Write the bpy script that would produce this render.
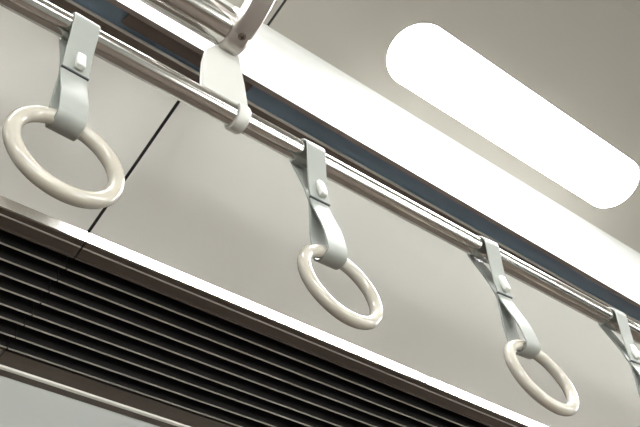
import bpy, bmesh, math
from mathutils import Vector, Matrix

scene = bpy.context.scene
for o in list(bpy.data.objects):
    bpy.data.objects.remove(o)
COL = scene.collection
EYE = 1.05                      # eye height of a seated passenger

# ------------------------------------------------------------------ camera
cam_d = bpy.data.cameras.new('camera')
cam = bpy.data.objects.new('camera', cam_d)
COL.objects.link(cam)
F_PX = 981.0
cam_d.sensor_fit = 'HORIZONTAL'
cam_d.sensor_width = 36.0
cam_d.lens = F_PX / 640.0 * 36.0
cam_d.clip_start = 0.02
ax = Vector((0.76366677, 0.38474007, 0.51844782))      # car axes in camera terms
ay = Vector((-0.63155338, 0.61184667, 0.47621842))
az = Vector((-0.13399026, -0.69109965, 0.71023086))
right = Vector((ax.x, ay.x, az.x)); down = Vector((ax.y, ay.y, az.y)); fwd = Vector((ax.z, ay.z, az.z))
up = -down; back = -fwd
cam.matrix_world = Matrix(((right.x, up.x, back.x, 0), (right.y, up.y, back.y, 0), (right.z, up.z, back.z, EYE), (0, 0, 0, 1)))
scene.camera = cam

# ------------------------------------------------------------------ light and exposure
scene.view_settings.view_transform = 'Standard'
scene.view_settings.look = 'None'
scene.view_settings.exposure = 1.84
scene.view_settings.gamma = 1.0
scene.view_settings.use_curve_mapping = False
LAMP_POWER = 13.0                # radiance of the ceiling diffusers
SKY_POWER = 7.8                 # overcast daylight through unseen windows, added to light the panel
w = bpy.data.worlds.new('overcast_sky'); scene.world = w
w.use_nodes = True
bg = w.node_tree.nodes['Background']
bg.inputs[0].default_value = (0.985, 1.0, 0.985, 1)
bg.inputs[1].default_value = SKY_POWER


# ------------------------------------------------------------------ materials
def mat(name, col, rough=0.5, metal=0.0, spec=0.5, coat=0.0, noise=0.0, nscale=20, bump=0.0, stretch=(1, 1, 1), sub=0.0):
    m = bpy.data.materials.new(name); m.use_nodes = True
    nt = m.node_tree; b = nt.nodes['Principled BSDF']
    b.inputs['Base Color'].default_value = (*col, 1)
    b.inputs['Roughness'].default_value = rough
    b.inputs['Metallic'].default_value = metal
    b.inputs['Specular IOR Level'].default_value = spec
    b.inputs['Coat Weight'].default_value = coat
    if sub:
        b.inputs['Subsurface Weight'].default_value = sub
        b.inputs['Subsurface Radius'].default_value = (0.004, 0.003, 0.002)
    tc = nt.nodes.new('ShaderNodeTexCoord'); mp = nt.nodes.new('ShaderNodeMapping')
    mp.inputs['Scale'].default_value = stretch
    nz = nt.nodes.new('ShaderNodeTexNoise'); nz.inputs['Scale'].default_value = nscale; nz.inputs['Detail'].default_value = 4
    nt.links.new(tc.outputs['Object'], mp.inputs[0]); nt.links.new(mp.outputs[0], nz.inputs[0])
    if noise:
        mx = nt.nodes.new('ShaderNodeMix'); mx.data_type = 'RGBA'
        mx.inputs[6].default_value = (*[c * (1 - noise) for c in col], 1)
        mx.inputs[7].default_value = (*[min(1, c * (1 + noise)) for c in col], 1)
        nt.links.new(nz.outputs[0], mx.inputs[0]); nt.links.new(mx.outputs[2], b.inputs['Base Color'])
    if bump:
        bp = nt.nodes.new('ShaderNodeBump'); bp.inputs['Strength'].default_value = bump; bp.inputs['Distance'].default_value = 0.001
        nt.links.new(nz.outputs[0], bp.inputs['Height']); nt.links.new(bp.outputs[0], b.inputs['Normal'])
    return m


M = dict(
    panel=mat('white_painted_panel', (0.90, 0.90, 0.875), 0.45, noise=0.02, nscale=3),
    ceiling=mat('warm_grey_ceiling_laminate', (0.34, 0.322, 0.287), 0.6, noise=0.03, nscale=4),
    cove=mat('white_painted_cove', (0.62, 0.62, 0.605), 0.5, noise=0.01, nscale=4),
    wall=mat('pale_grey_wall_laminate', (0.40, 0.41, 0.395), 0.5, noise=0.02, nscale=5),
    floor=mat('brown_grey_vinyl_floor', (0.13, 0.10, 0.08), 0.4, noise=0.1, nscale=30),
    alu=mat('bright_aluminium_trim', (0.80, 0.77, 0.72), 0.09, 1.0, noise=0.03, nscale=30, stretch=(0.05, 1, 1)),
    bead=mat('satin_silver_bead', (0.62, 0.60, 0.56), 0.4, noise=0.03, nscale=20, stretch=(0.05, 1, 1)),
    bronze=mat('bronze_anodised_aluminium', (0.095, 0.075, 0.064), 0.4, 0.4, noise=0.15, nscale=12, stretch=(0.3, 2, 2)),
    dark=mat('black_grille_paint', (0.017, 0.0155, 0.016), 0.5, noise=0.2, nscale=15, stretch=(0.2, 1, 1)),
    edge=mat('pale_metal_edge', (0.42, 0.39, 0.355), 0.4, 0.4, noise=0.15, nscale=25, stretch=(0.2, 1, 1)),
    slate=mat('slate_blue_slot_paint', (0.14, 0.195, 0.26), 0.3, noise=0.15, nscale=10, stretch=(0.3, 1, 1)),
    lower_wall=mat('dark_brown_lower_wall', (0.10, 0.08, 0.065), 0.7, noise=0.1, nscale=40),
    black=mat('black_gasket', (0.01, 0.01, 0.011), 0.7, noise=0.1),
    chrome=mat('polished_steel', (0.62, 0.60, 0.57), 0.15, 1.0, noise=0.02, nscale=8, stretch=(0.05, 1, 1)),
    bracket=mat('satin_cast_bracket', (0.45, 0.42, 0.395), 0.32, 0.75, noise=0.03, nscale=25),
    plate=mat('white_cast_bracket', (0.60, 0.595, 0.57), 0.35, noise=0.02, nscale=20),
    screw=mat('dull_bronze_screw', (0.20, 0.15, 0.12), 0.4, 0.8, noise=0.1),
    strap=mat('pale_grey_vinyl_strap', (0.305, 0.318, 0.297), 0.45, noise=0.04, nscale=60, bump=0.15),
    ring=mat('ivory_plastic', (0.45, 0.422, 0.365), 0.16, coat=0.3, noise=0.015, nscale=10, sub=0.15),
    stud=mat('white_plastic_stud', (0.66, 0.67, 0.63), 0.3, noise=0.02),
    fold_shade=mat('dark_grey_fold_shadow', (0.07, 0.075, 0.08), 0.7, noise=0.1, nscale=80),
)


def emit(name, col, s):
    m = bpy.data.materials.new(name); m.use_nodes = True
    nt = m.node_tree; b = nt.nodes['Principled BSDF']
    b.inputs['Base Color'].default_value = (0.9, 0.9, 0.9, 1)
    b.inputs['Emission Color'].default_value = (*col, 1)
    b.inputs['Emission Strength'].default_value = s
    return m


gm = bpy.data.materials.new('tinted_window_glass'); gm.use_nodes = True
nt = gm.node_tree; nt.nodes.clear()
ou = nt.nodes.new('ShaderNodeOutputMaterial'); mx = nt.nodes.new('ShaderNodeMixShader')
tr = nt.nodes.new('ShaderNodeBsdfTransparent'); gl = nt.nodes.new('ShaderNodeBsdfGlossy'); fr = nt.nodes.new('ShaderNodeFresnel')
tr.inputs[0].default_value = (0.66, 0.66, 0.64, 1); gl.inputs['Roughness'].default_value = 0.02
nt.links.new(fr.outputs[0], mx.inputs[0]); nt.links.new(tr.outputs[0], mx.inputs[1]); nt.links.new(gl.outputs[0], mx.inputs[2]); nt.links.new(mx.outputs[0], ou.inputs[0])
M['glass'] = gm
M['lamp'] = emit('glowing_opal_diffuser', (0.985, 1.0, 0.99), LAMP_POWER)


# ------------------------------------------------------------------ mesh helpers
def link(name, bm, mats, parent=None, smooth=False, sharp=40):
    me = bpy.data.meshes.new(name)
    bmesh.ops.recalc_face_normals(bm, faces=bm.faces[:])
    if smooth:
        for f in bm.faces:
            f.smooth = True
        for e in bm.edges:
            if len(e.link_faces) == 2 and e.calc_face_angle(0) > math.radians(sharp):
                e.smooth = False
    bm.to_mesh(me); bm.free()
    for m in (mats if isinstance(mats, (list, tuple)) else [mats]):
        me.materials.append(m)
    o = bpy.data.objects.new(name, me)
    COL.objects.link(o)
    if parent:
        o.parent = parent
    return o


def struct(name, bm, mats, **k):
    o = link(name, bm, mats, **k)
    o['kind'] = 'structure'
    return o


def tag(o, label, cat, group=None):
    o['label'] = label; o['category'] = cat
    if group:
        o['group'] = group
    return o


def empty(name, loc):
    o = bpy.data.objects.new(name, None)
    COL.objects.link(o); o.location = loc; o.empty_display_size = 0.02
    return o


def prism(bm, prof, x0, x1, shear=0.0, off=(0, 0, 0), mi=0):
    """closed (y, z) outline run along the car from x0 to x1; z is measured from the eye height"""
    sh = shear if callable(shear) else (lambda z: shear)
    ra = [bm.verts.new((x0 - off[0], y + sh(z) * (x0 - 0.3) - off[1], z + EYE - off[2])) for y, z in prof]
    rb = [bm.verts.new((x1 - off[0], y + sh(z) * (x1 - 0.3) - off[1], z + EYE - off[2])) for y, z in prof]
    n = len(prof)
    fs = [bm.faces.new((ra[i], ra[(i + 1) % n], rb[(i + 1) % n], rb[i])) for i in range(n)]
    fs += [bm.faces.new(ra[::-1]), bm.faces.new(rb)]
    for f in fs:
        f.material_index = mi
    return fs


def sheet(line, t):
    """outline of a sheet of thickness t above an open (y, z) line"""
    pts = [Vector(p) for p in line]
    top = []
    for i, p in enumerate(pts):
        a = pts[max(i - 1, 0)]; b = pts[min(i + 1, len(pts) - 1)]
        d = (b - a).normalized(); n = Vector((-d.y, d.x))
        if n.y < 0 and abs(n.y) > 0.05:
            n = -n
        top.append(p + n * t)
    return [tuple(p) for p in pts] + [tuple(p) for p in reversed(top)]


def box(bm, c, s, R=None, bev=0.0, seg=2):
    mt = Matrix.Translation(c) @ (R.to_4x4() if R else Matrix.Identity(4)) @ Matrix.Diagonal((*s, 1))
    r = bmesh.ops.create_cube(bm, size=1.0, matrix=mt)
    if bev:
        es = list({e for v in r['verts'] for e in v.link_edges})
        bmesh.ops.bevel(bm, geom=es, offset=bev, segments=seg, affect='EDGES', profile=0.5)


def tube(bm, prof, axis_o, axis='X', n=40, caps=True):
    """lathe: prof = [(position along axis, radius)]"""
    rings = []
    for a, r in prof:
        ring = []
        for k in range(n):
            t = 2 * math.pi * k / n
            p = (a, r * math.cos(t), r * math.sin(t)) if axis == 'X' else (r * math.cos(t), r * math.sin(t), a)
            ring.append(bm.verts.new(Vector(axis_o) + Vector(p)))
        rings.append(ring)
    for A, B in zip(rings, rings[1:]):
        for k in range(n):
            bm.faces.new((A[k], A[(k + 1) % n], B[(k + 1) % n], B[k]))
    if caps:
        bm.faces.new(rings[0][::-1]); bm.faces.new(rings[-1])


def torus(bm, R, r, n=72, m=20, flat=1.0):
    """ring in the local X-Z plane"""
    g = []
    for i in range(n):
        u = 2 * math.pi * i / n
        g.append([bm.verts.new(((R + r * math.cos(2 * math.pi * j / m)) * math.cos(u), r * flat * math.sin(2 * math.pi * j / m),
                                (R + r * math.cos(2 * math.pi * j / m)) * math.sin(u))) for j in range(m)])
    for i in range(n):
        for j in range(m):
            bm.faces.new((g[i][j], g[(i + 1) % n][j], g[(i + 1) % n][(j + 1) % m], g[i][(j + 1) % m]))


def on_line(angle, p, slope):
    """point of the line through p with the given slope seen from the eye under this elevation"""
    t = math.tan(math.radians(angle))
    y = (p[1] - slope * p[0]) / (t - slope)
    return (y, y * t)


# ------------------------------------------------------------------ profile of the car (y outwards, z above the eye)
X0, X1 = -2.2, 5.2
SEAM = 0.5
GAP = 0.0027
PN, PS = (0.679, 1.109), -0.2262          # sloping panel plane
GN, GS = (0.9833, 1.0301), -0.154         # grille plane
KC = 1.08                                 # ceiling height factor
CE = (0.55 * KC, 1.169 * KC); CS = -0.231           # ceiling edge and slope
SHEAR = 0.009
YC = -0.18                                # middle of the car


def mir(p):
    return (2 * YC - p[0], p[1])


# ceiling: edge, slope, flat middle, mirrored
half = [(CE[0] - 0.009, CE[1] + 0.0021), (0.25, CE[1] + (CE[0] - 0.25) * 0.231), (0.10, CE[1] + 0.100), (YC, CE[1] + 0.109)]
line = half + [mir(p) for p in reversed(half[:-1])]
bm = bmesh.new()
CSEAM = 0.557 * KC
for a, b in ((X0, CSEAM - 0.0022), (CSEAM + 0.0022, X1)):
    prism(bm, sheet(line[::-1], 0.012), a, b)
struct('ceiling', bm, M['ceiling'])
bm = bmesh.new()
prism(bm, sheet([(p[0], p[1] + 0.0012) for p in line[::-1]], 0.004), CSEAM - 0.0021, CSEAM + 0.0021)
struct('trim_8', bm, M['black'])

# cove: rounded white step between the ceiling edge and the air slot
LIPA = (0.5965, 1.1185)
LIPB = (0.6034, 1.1164)
cv = [(CE[0] - 0.009, CE[1] + 0.0021), (CE[0] - 0.0045, CE[1] + 0.0002), (CE[0] - 0.0008, CE[1] - 0.0035), (CE[0] + 0.0015, CE[1] - 0.009), (CE[0] + 0.0026, CE[1] - 0.017), (0.5965, CE[1] - 0.05), (0.5965, CE[1] - 0.1), LIPA]
for nm, f in (('trim_1', lambda p: p), ('trim_9', mir)):
    bm = bmesh.new()
    pr = [f(p) for p in cv + [(LIPA[0] + 0.004, LIPA[1] + 0.004), (LIPA[0] + 0.006, CE[1]), (LIPA[0] + 0.006, CE[1] + 0.008), (CE[0] - 0.009, CE[1] + 0.008)]]
    prism(bm, pr, X0, X1, (lambda z: SHEAR * max(0.0, min(1.0, (CE[1] - 0.005 - z) / (CE[1] - 0.005 - LIPA[1])))) if nm == 'trim_1' else 0)
    struct(nm, bm, M['cove'], smooth=True, sharp=35)

# air slot between cove and sloping panel
T1 = on_line(60.50, PN, PS); T2 = on_line(59.95, PN, PS)
bm = bmesh.new()                          # bronze lip under the cove
prism(bm, [LIPA, LIPB, (LIPB[0], LIPB[1] + 0.004), (LIPA[0] + 0.004, LIPA[1] + 0.006)], X0, X1, SHEAR)
struct('trim_2', bm, M['bronze'])
bm = bmesh.new()                          # slate blue channel
prism(bm, [(LIPA[0] + 0.003, LIPA[1] + 0.006), (LIPB[0] - 0.001, LIPB[1] + 0.004), (LIPB[0] + 0.001, LIPB[1] + 0.007), (T1[0] + 0.010, T1[1] + 0.009),
           (T1[0] + 0.010, T1[1] + 0.001), (T1[0] + 0.014, T1[1] + 0.001), (T1[0] + 0.014, T1[1] + 0.012), (LIPB[0] - 0.005, LIPB[1] + 0.012)], X0, X1, SHEAR)
struct('trim_3', bm, M['slate'])
bm = bmesh.new()                          # bronze edge strip of the panel, bright bead along it
prism(bm, [T1, T2, (T2[0], T2[1] + 0.006), (T1[0], T1[1] + 0.006)], X0, X1, SHEAR)
prism(bm, [(T1[0] - 0.0016, T1[1] - 0.0010), (T1[0] + 0.0004, T1[1] - 0.0014), (T1[0] + 0.0004, T1[1] + 0.004), (T1[0] - 0.0016, T1[1] + 0.004)], X0, X1, SHEAR, mi=1)
struct('trim_4', bm, [M['bronze'], M['edge']])

# sloping white panels, one each side of the joint
PB = on_line(48.82, PN, PS)
NP = 10
pl = [(T2[0] + (PB[0] - T2[0]) * i / NP, T2[1] + (PB[1] - T2[1]) * i / NP) for i in range(NP + 1)]
for nm, a, b in (('wall_left', X0, SEAM - GAP), ('wall_left_far', SEAM + GAP, X1)):
    bm = bmesh.new()
    prism(bm, sheet(pl, 0.008), a, b)
    struct(nm, bm, M['panel'])
bm = bmesh.new()
prism(bm, sheet([(p[0], p[1] + 0.0012) for p in pl], 0.004), SEAM - GAP + 0.0001, SEAM + GAP - 0.0001)
struct('trim_10', bm, M['black'])

# bright trim under the panels
GT = (PB[0] + 0.0053, PB[1] - 0.0142)
for nm, a, b in (('trim_5', X0, SEAM - 0.001), ('trim_6', SEAM + 0.001, X1)):
    bm = bmesh.new()
    prism(bm, [PB, (GT[0], GT[1]), (GT[0] + 0.004, GT[1] + 0.001), (PB[0] + 0.006, PB[1] + 0.004), (PB[0], PB[1] + 0.003)], a, b)
    struct(nm, bm, M['alu'])

# wall under the grille, far wall with added windows, floor, ends
WB = on_line(39.25, GN, GS)
YW = WB[0]
YO = 2 * YC - YW


def wall_boxes(bm, y, sgn, ztop):
    t = 0.04 * sgn
    yc = y + t / 2

    def bx(xa, xb, za, zb):
        box(bm, ((xa + xb) / 2, yc, (za + zb) / 2), (xb - xa, abs(t), zb - za))
    bx(X0, X1, 0.0, 0.85); bx(X0, X1, 1.62, ztop)
    for k in range(6):
        xa = X0 + k * (X1 - X0 - 0.14) / 5
        bx(xa, xa + 0.14, 0.85, 1.62)


bm = bmesh.new(); box(bm, ((X0 + X1) / 2, YW + 0.02, (1.86 + WB[1] + EYE) / 2), (X1 - X0, 0.04, WB[1] + EYE - 1.86))
struct('wall_outer', bm, M['wall'])
bm = bmesh.new(); box(bm, ((X0 + X1) / 2, YW + 0.02, 0.93), (X1 - X0, 0.04, 1.86))
struct('wall_outer_lower', bm, M['lower_wall'])  # unseen lower wall, made dark to cut bounce onto the panel
bm = bmesh.new(); wall_boxes(bm, YO, -1, 2.10)
box(bm, (0.80, YO - 0.012, 1.235), (1.10, 0.02, 0.772))      # unseen pier added over the window to darken the rail's reflection
struct('wall_opposite', bm, M['wall'])
bm = bmesh.new()
prism(bm, sheet([mir((0.60, 1.125)), mir((0.93, 1.045)), (YO - 0.02, 1.02)][::-1], 0.01), X0, X1)
struct('wall_opposite_slope', bm, M['panel'])
bm = bmesh.new(); box(bm, ((X0 + X1) / 2, YC, -0.02), (X1 - X0, 2 * (YW - YC) + 0.1, 0.04))
struct('floor', bm, M['floor'])
bm = bmesh.new()
prism(bm, sheet([(YO - 0.05, 1.22), (YO + 0.15, 1.40), (YC, 1.46), (YW - 0.15, 1.40), (YW + 0.05, 1.22), (YW + 0.05, WB[1] - 0.02)][::-1], 0.01), X0, X1)
struct('ceiling_sky_shield', bm, M['dark'])  # unseen shell added to keep sky light out of the joints
for y, k in ((YO - 0.022, 1),):
    bm = bmesh.new(); box(bm, ((X0 + X1) / 2, y, 1.235), (X1 - X0, 0.005, 0.77))
    struct('window_%d' % k, bm, M['glass'])  # unseen far windows, added for side light on the panel
for nm, x in (('wall_near_end', X0 - 0.02), ('wall_far_end', X1 + 0.02)):
    bm = bmesh.new(); box(bm, (x, YC, 1.2), (0.04, 2 * (YW - YC) + 0.1, 2.4))
    struct(nm, bm, M['wall'])

# ------------------------------------------------------------------ ventilation grilles
AN = [46.3, 45.46, 44.66, 43.89, 43.06, 42.36, 41.54, 40.82]


def grille(a, b, label):
    g = tag(empty('ventilation_grille', (a, GT[0], GT[1] + EYE)), label, 'grille', 'ventilation grilles along the wall')
    off = (a, GT[0], GT[1] + EYE)

    def P(ang, dz=0.0, dy=0.0):
        p = on_line(ang, GN, GS); return (p[0] + dy, p[1] + dz)
    bm = bmesh.new()                      # bronze upper rail: flat, fine bead, flat, folded edge
    prism(bm, [P(48.18), P(47.20), P(47.20, 0.020), P(48.18, 0.014)], a, b, off=off)
    prism(bm, [P(47.87, -0.0012), P(47.80, -0.0012), P(47.80, 0.002), P(47.87, 0.002)], a, b, off=off, mi=1)
    prism(bm, [P(47.20, -0.0015), P(47.08, -0.0015), P(47.08, 0.020), P(47.20, 0.020)], a, b, off=off)
    link('upper_frame', bm, [M['bronze'], M['edge']], g)
    bm = bmesh.new()
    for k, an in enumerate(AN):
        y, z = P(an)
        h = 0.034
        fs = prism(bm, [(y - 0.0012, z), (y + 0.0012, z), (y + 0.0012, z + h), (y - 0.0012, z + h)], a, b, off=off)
        fs[0].material_index = 1  # slat's lower face in a paler metal than its sides
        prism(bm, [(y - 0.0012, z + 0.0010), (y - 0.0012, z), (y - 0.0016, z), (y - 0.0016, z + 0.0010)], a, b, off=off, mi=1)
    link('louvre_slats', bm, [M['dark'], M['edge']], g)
    bm = bmesh.new()
    prism(bm, [P(47.2, 0.036), P(39.9, 0.036), P(39.9, 0.042), P(47.2, 0.042)], a, b, off=off)
    link('back_plate', bm, M['dark'], g)
    bm = bmesh.new()
    prism(bm, [P(40.55, 0.004), P(39.82, 0.001), P(39.82, 0.032), P(40.55, 0.032)], a, b, off=off)
    prism(bm, [P(39.82, 0.0), P(39.25, 0.0), P(39.25, 0.030), P(39.82, 0.030)], a, b, off=off)
    link('lower_frame', bm, M['bronze'], g)
    bm = bmesh.new()
    prism(bm, [P(39.84, 0.0005), P(39.84, -0.0028, 0.0012), P(39.70, -0.0028, 0.0012), P(39.68, 0.001)], a, b, off=off)
    o = link('edge_bead', bm, M['bead'], g); o['label'] = 'bright metal bead'
    return g


grille(X0, SEAM - 0.0012, 'dark louvred ventilation grille left of the joint, short end at the picture edge')
grille(SEAM + 0.0012, X1, 'long dark louvred ventilation grille right of the joint, running below the ring handles')


# ------------------------------------------------------------------ ceiling lights
def ceiling_light(xa, xb, label, mirrored=False):
    yc = 0.3886 * 1.1892 * KC; zc = 1.1892 * KC
    s = math.atan(-CS)
    r = 0.0519 * KC
    if mirrored:
        yc = 2 * YC - yc; s = -s
    g = tag(empty('ceiling_light', ((xa + xb) / 2, yc, zc + EYE)), label, 'light', 'ceiling lights')
    g.rotation_euler = (-s, 0, 0)
    hl = (xb - xa) / 2

    def outline(rr):
        q = []
        for k in range(33):
            t = math.pi / 2 + math.pi * k / 32; q.append((-hl + rr * math.cos(t), rr * math.sin(t)))
        for k in range(33):
            t = -math.pi / 2 + math.pi * k / 32; q.append((hl + rr * math.cos(t), rr * math.sin(t)))
        return q
    bm = bmesh.new()
    lo = [bm.verts.new((x, y, 0.0)) for x, y in outline(r - 0.0015)]
    md = [bm.verts.new((x, y, 0.0008)) for x, y in outline(r)]
    hi = [bm.verts.new((x, y, 0.004)) for x, y in outline(r)]
    n = len(lo)
    for A, B in ((lo, md), (md, hi)):
        for k in range(n):
            bm.faces.new((A[k], A[(k + 1) % n], B[(k + 1) % n], B[k]))
    bm.faces.new(lo); bm.faces.new(hi)
    link('diffuser', bm, M['lamp'], g)
    return g


ceiling_light(0.7853 * KC, 1.2635 * KC, 'glowing white ceiling light with rounded ends set in the grey ceiling')
for k, (a, b) in enumerate(((-1.03, -0.51), (-0.09, 0.43), (1.785, 2.30), (2.72, 3.24), (3.66, 4.18))):
    ceiling_light(a, b, 'ceiling light of the near row outside the picture')
for a, b in ((-2.05, -0.80), (-0.60, 0.66), (1.13, 2.63), (2.85, 4.35)):
    ceiling_light(a, b, 'ceiling light of the opposite row outside the picture', True)

# ------------------------------------------------------------------ rails
RY, RZ, RR = 0.5735, 0.962, 0.0146
bm = bmesh.new()
tube(bm, [(X0 + 0.2, RR), (X1 - 0.2, RR)], (0, RY, RZ + EYE), n=48)
tag(link('grab_rail', bm, M['chrome'], smooth=True), 'long polished steel rail carrying the ring handles', 'rail')
AY, AZ, AR = 0.5215, 1.058, 0.0250
AX0, AX1 = 0.459, 0.488                    # bracket arm along the car
bm = bmesh.new()
tube(bm, [(X0 + 0.2, AR), (AX0 + 0.004, AR)], (0, AY, AZ + EYE), n=56)
tag(link('grab_rail', bm, M['chrome'], smooth=True), 'thicker polished steel tube at top left ending at the bracket', 'rail')

# ------------------------------------------------------------------ bracket
br = tag(empty('rail_bracket', (0.47, AY, AZ + EYE)), 'pale cast bracket gripping the long rail and the thick tube end', 'bracket')
O = Vector((0.47, AY, AZ + EYE))


def sweep_arm(bm, path, hw, hh):
    """rounded bar in the y-z plane, width along x"""
    rings = []
    for i, (y, z) in enumerate(path):
        a = Vector(path[max(i - 1, 0)]); b = Vector(path[min(i + 1, len(path) - 1)])
        d = (b - a).normalized(); n = Vector((-d.y, d.x))
        ring = []
        for k in range(24):
            t = 2 * math.pi * k / 24
            c, s_ = math.cos(t), math.sin(t)
            e = 0.35
            px = math.copysign(abs(c) ** e, c) * hw; pn = math.copysign(abs(s_) ** e, s_) * hh
            ring.append(bm.verts.new(Vector(((AX0 + AX1) / 2 + px, y + n.x * pn, z + n.y * pn + EYE)) - O))
        rings.append(ring)
    for A, B in zip(rings, rings[1:]):
        for k in range(24):
            bm.faces.new((A[k], A[(k + 1) % 24], B[(k + 1) % 24], B[k]))
    bm.faces.new(rings[0][::-1]); bm.faces.new(rings[-1])


bm = bmesh.new()
tube(bm, [(AX0, AR + 0.002), (AX0 + 0.003, AR + 0.0045), (AX1 - 0.004, AR + 0.0045), (AX1, AR + 0.001)], Vector((0, AY, AZ + EYE)) - O, n=48)
zt = CE[1] + 0.231 * (CE[0] - 0.400)
path = [(0.5255, 1.0480), (0.504, 1.0440), (0.485, 1.0490), (0.465, 1.0590), (0.445, 1.0710), (0.425, 1.0880), (0.410, 1.110), (0.402, 1.150), (0.400, 1.20), (0.400, zt - 0.002)]
sweep_arm(bm, path, (AX1 - AX0) / 2, 0.0125)
link('arm', bm, M['bracket'], br, smooth=True)
bm = bmesh.new()
R_ = Matrix.Rotation(math.atan(-CS), 3, 'X').inverted()
box(bm, Vector(((AX0 + AX1) / 2, 0.400, zt - 0.0035 + EYE)) - O, (0.07, 0.075, 0.006), R_, 0.002)
link('ceiling_flange', bm, M['bracket'], br)

# plate from the hub down to the long rail, widening upwards
pa, pb = Vector((0.540, 1.040)), Vector((0.563, 0.968))
plan = [(0.0, 0.459, 0.492), (0.22, 0.4445, 0.4965), (0.5, 0.4425, 0.505), (0.8, 0.4445, 0.512), (1.0, 0.447, 0.517)]
bm = bmesh.new()
d = (pb - pa).normalized(); n = Vector((-d.y, d.x))
rows = []
for t, xa, xb in plan:
    p = pa + (pb - pa) * t
    rows.append([bm.verts.new(Vector((x, p.x + n.x * s_, p.y + n.y * s_ + EYE)) - O) for x, s_ in ((xa, -0.004), (xb, -0.004), (xb, 0.004), (xa, 0.004))])
for A, B in zip(rows, rows[1:]):
    for k in range(4):
        bm.faces.new((A[k], A[(k + 1) % 4], B[(k + 1) % 4], B[k]))
bm.faces.new(rows[0][::-1]); bm.faces.new(rows[-1])
bmesh.ops.bevel(bm, geom=bm.edges[:], offset=0.001, segments=2, affect='EDGES')
link('link_plate', bm, M['plate'], br)
bm = bmesh.new()
tube(bm, [(0.500, RR + 0.0003), (0.500, RR + 0.003), (0.502, RR + 0.0042), (0.515, RR + 0.0042), (0.517, RR + 0.003), (0.517, RR + 0.0003)], Vector((0, RY, RZ + EYE)) - O, n=48, caps=False)
link('rail_clamp', bm, M['plate'], br, smooth=True)


def screw(bm, r, h):
    tube(bm, [(-h, r), (0, r), (h * 0.6, r * 0.8), (h * 0.9, r * 0.45)], (0, 0, 0), axis='Z', n=24)


bm = bmesh.new(); screw(bm, 0.0052, 0.0016)
so = link('screw', bm, M['screw'], br, smooth=True)
so.location = Vector(((AX0 + AX1) / 2, 0.507, AZ - 0.0285 + EYE)) - O
so.rotation_euler = (math.pi, 0, 0)
bm = bmesh.new()
box(bm, (0, 0, 0.0016), (0.0062, 0.0013, 0.0010)); box(bm, (0, 0, 0.0016), (0.0013, 0.0062, 0.0010))
link('cross_slot', bm, M['black'], so)
# mounting plate covering the slot behind the bracket
bm = bmesh.new()
prism(bm, [(LIPB[0] - 0.001, LIPB[1] + 0.0015), (T1[0] - 0.010, T1[1] + 0.0005), (T1[0] - 0.010, T1[1] + 0.004), (LIPB[0] - 0.001, LIPB[1] + 0.005)], 0.372, 0.575, SHEAR)
struct('trim_7', bm, M['bronze'])

# ------------------------------------------------------------------ ring straps
RING_R, RING_r = 0.0545, 0.0081
WID = 0.0315


def strap_profile(L):
    """closed centre line of the folded band in (y, z); rail centre at 0, ring tube centre at -L"""
    rr = RR + 0.0031
    pts = []
    front_low = (-0.0028, -0.086)
    # front side up to the rail, over it, down the back
    pts += [front_low, (-0.0045, -0.066), (-0.0095, -0.038)]
    a0, a1 = math.radians(200), math.radians(-20)
    for k in range(19):
        a = a0 + (a1 - a0) * k / 18
        pts.append((rr * math.cos(a), rr * math.sin(a)))
    pts += [(0.0095, -0.038), (0.0040, -0.066), (0.0018, -0.086)]
    return pts


def loop_profile(L):
    rr = RING_r + 0.0022
    z0 = -0.085
    pts = [(-0.0012, z0), (-0.0016, z0 - 0.012), (-0.0060, z0 - 0.034), (-0.0120, z0 - 0.06)]
    for k in range(17):
        a = math.radians(180 + 10) + math.radians(160) * k / 16
        pts.append((1.3 * rr * math.cos(a), -L + rr * math.sin(a)))
    pts += [(0.0120, z0 - 0.06), (0.0064, z0 - 0.034), (0.0020, z0 - 0.012), (0.0014, z0)]
    return pts


def smooth_line(pts, it=2):
    p = [Vector(q) for q in pts]
    for _ in range(it):
        o = [p[0]]
        for a, b in zip(p, p[1:]):
            o += [a * 0.75 + b * 0.25, a * 0.25 + b * 0.75]
        o.append(p[-1]); p = o
    return p


def band(bm, pts, width, t):
    p = smooth_line(pts, 1)
    rows = []
    for i, c in enumerate(p):
        a = p[max(i - 1, 0)]; b = p[min(i + 1, len(p) - 1)]
        d = (b - a).normalized(); n = Vector((-d.y, d.x)) * (t / 2)
        rows.append([bm.verts.new((x, c.x + sg * n.x, c.y + sg * n.y)) for x, sg in
                     ((-width / 2, -0.5), (-width / 2 + 0.0006, -1), (width / 2 - 0.0006, -1), (width / 2, -0.5),
                      (width / 2, 0.5), (width / 2 - 0.0006, 1), (-width / 2 + 0.0006, 1), (-width / 2, 0.5))])
    for A, B in zip(rows, rows[1:]):
        for k in range(8):
            bm.faces.new((A[k], A[(k + 1) % 8], B[(k + 1) % 8], B[k]))
    bm.faces.new(rows[0][::-1]); bm.faces.new(rows[-1])


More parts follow.
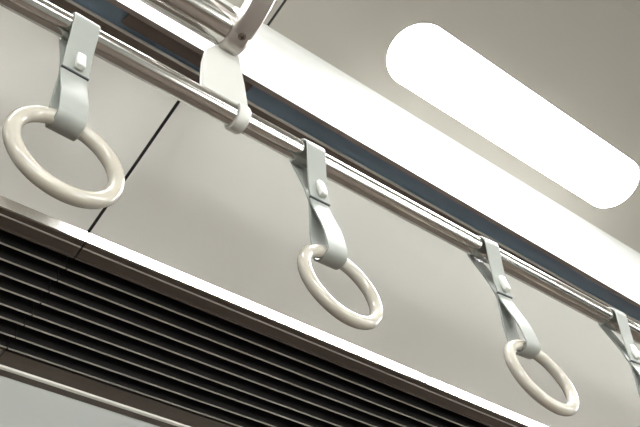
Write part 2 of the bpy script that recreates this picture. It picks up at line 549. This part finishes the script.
def ring_strap(sx, lx, ly, a, b, s, label):
    L = 0.22937
    root_p = Vector((sx, RY, RZ + EYE))
    ctr = Vector((sx + L * math.tan(lx), RY + L * math.tan(ly), RZ - L + EYE))
    nrm = Vector((math.sin(a) * math.cos(b), math.cos(a) * math.cos(b), math.sin(b)))
    e1 = nrm.cross(Vector((0, 0, 1))).normalized()
    e2 = e1.cross(nrm).normalized()
    if e2.z < 0:
        e2 = -e2
    topc = ctr + e2 * (RING_R * (1 + s))
    g = tag(empty('ring_strap', root_p), label, 'strap', 'ring straps hanging from the long rail')
    zdir = (root_p - topc); Ls = zdir.length; zdir.normalize()
    xdir = Vector((1, 0, 0)); xdir = (xdir - zdir * xdir.dot(zdir)).normalized()
    ydir = zdir.cross(xdir)
    g.matrix_world = Matrix.Translation(root_p) @ Matrix((xdir, ydir, zdir)).transposed().to_4x4()
    inv = g.matrix_world.inverted()
    bm = bmesh.new(); band(bm, strap_profile(Ls), WID, 0.0022)
    link('rail_loop', bm, M['strap'], g, smooth=True)
    bm = bmesh.new(); band(bm, loop_profile(Ls), WID, 0.0024)
    link('hanging_band', bm, M['strap'], g, smooth=True)
    bm = bmesh.new(); box(bm, (0, -0.0030, -0.0870), (WID + 0.001, 0.0036, 0.0024), bev=0.0006)  # dark bar painting the shadow under the stitched overlap
    o = link('fold_shadow', bm, M['fold_shade'], g); o['label'] = 'painted shadow line at the stitched fold edge across the strap'
    bm = bmesh.new(); box(bm, (0.002, -0.0085, -0.0690), (0.0105, 0.008, 0.027), Matrix.Rotation(-0.10, 3, 'X'), 0.0022, 3)
    o = link('stud', bm, M['stud'], g, smooth=True); o['label'] = 'white plastic stud'
    bm = bmesh.new(); torus(bm, RING_R * (1 + s), RING_r * (1 + s))
    ro = link('grip_ring', bm, M['ring'], g, smooth=True)
    Rw = Matrix((e1, nrm, e1.cross(nrm))).transposed().to_4x4()
    ro.matrix_parent_inverse = Matrix.Identity(4)
    ro.matrix_local = inv @ (Matrix.Translation(ctr) @ Rw)
    ro['label'] = 'glossy ivory ring'
    return g


D = math.radians
ring_strap(0.2885, D(-2.6), D(-2.45), D(-0.9), D(-4.24), 0.026, 'grey strap with ivory ring nearest the camera, left of the rail bracket')
ring_strap(0.6216, D(1.74), D(-1.54), D(-1.37), D(-6.25), -0.0207, 'grey strap with ivory ring first to the right of the rail bracket')
ring_strap(0.9595, D(4.85), D(-2.14), D(1.08), D(-7.78), 0.0016, 'grey strap with ivory ring second to the right of the rail bracket')
ring_strap(1.274, D(5.0), D(-2.0), D(1.0), D(-7.0), 0.0, 'grey strap cut off by the right picture edge, its ring out of view')
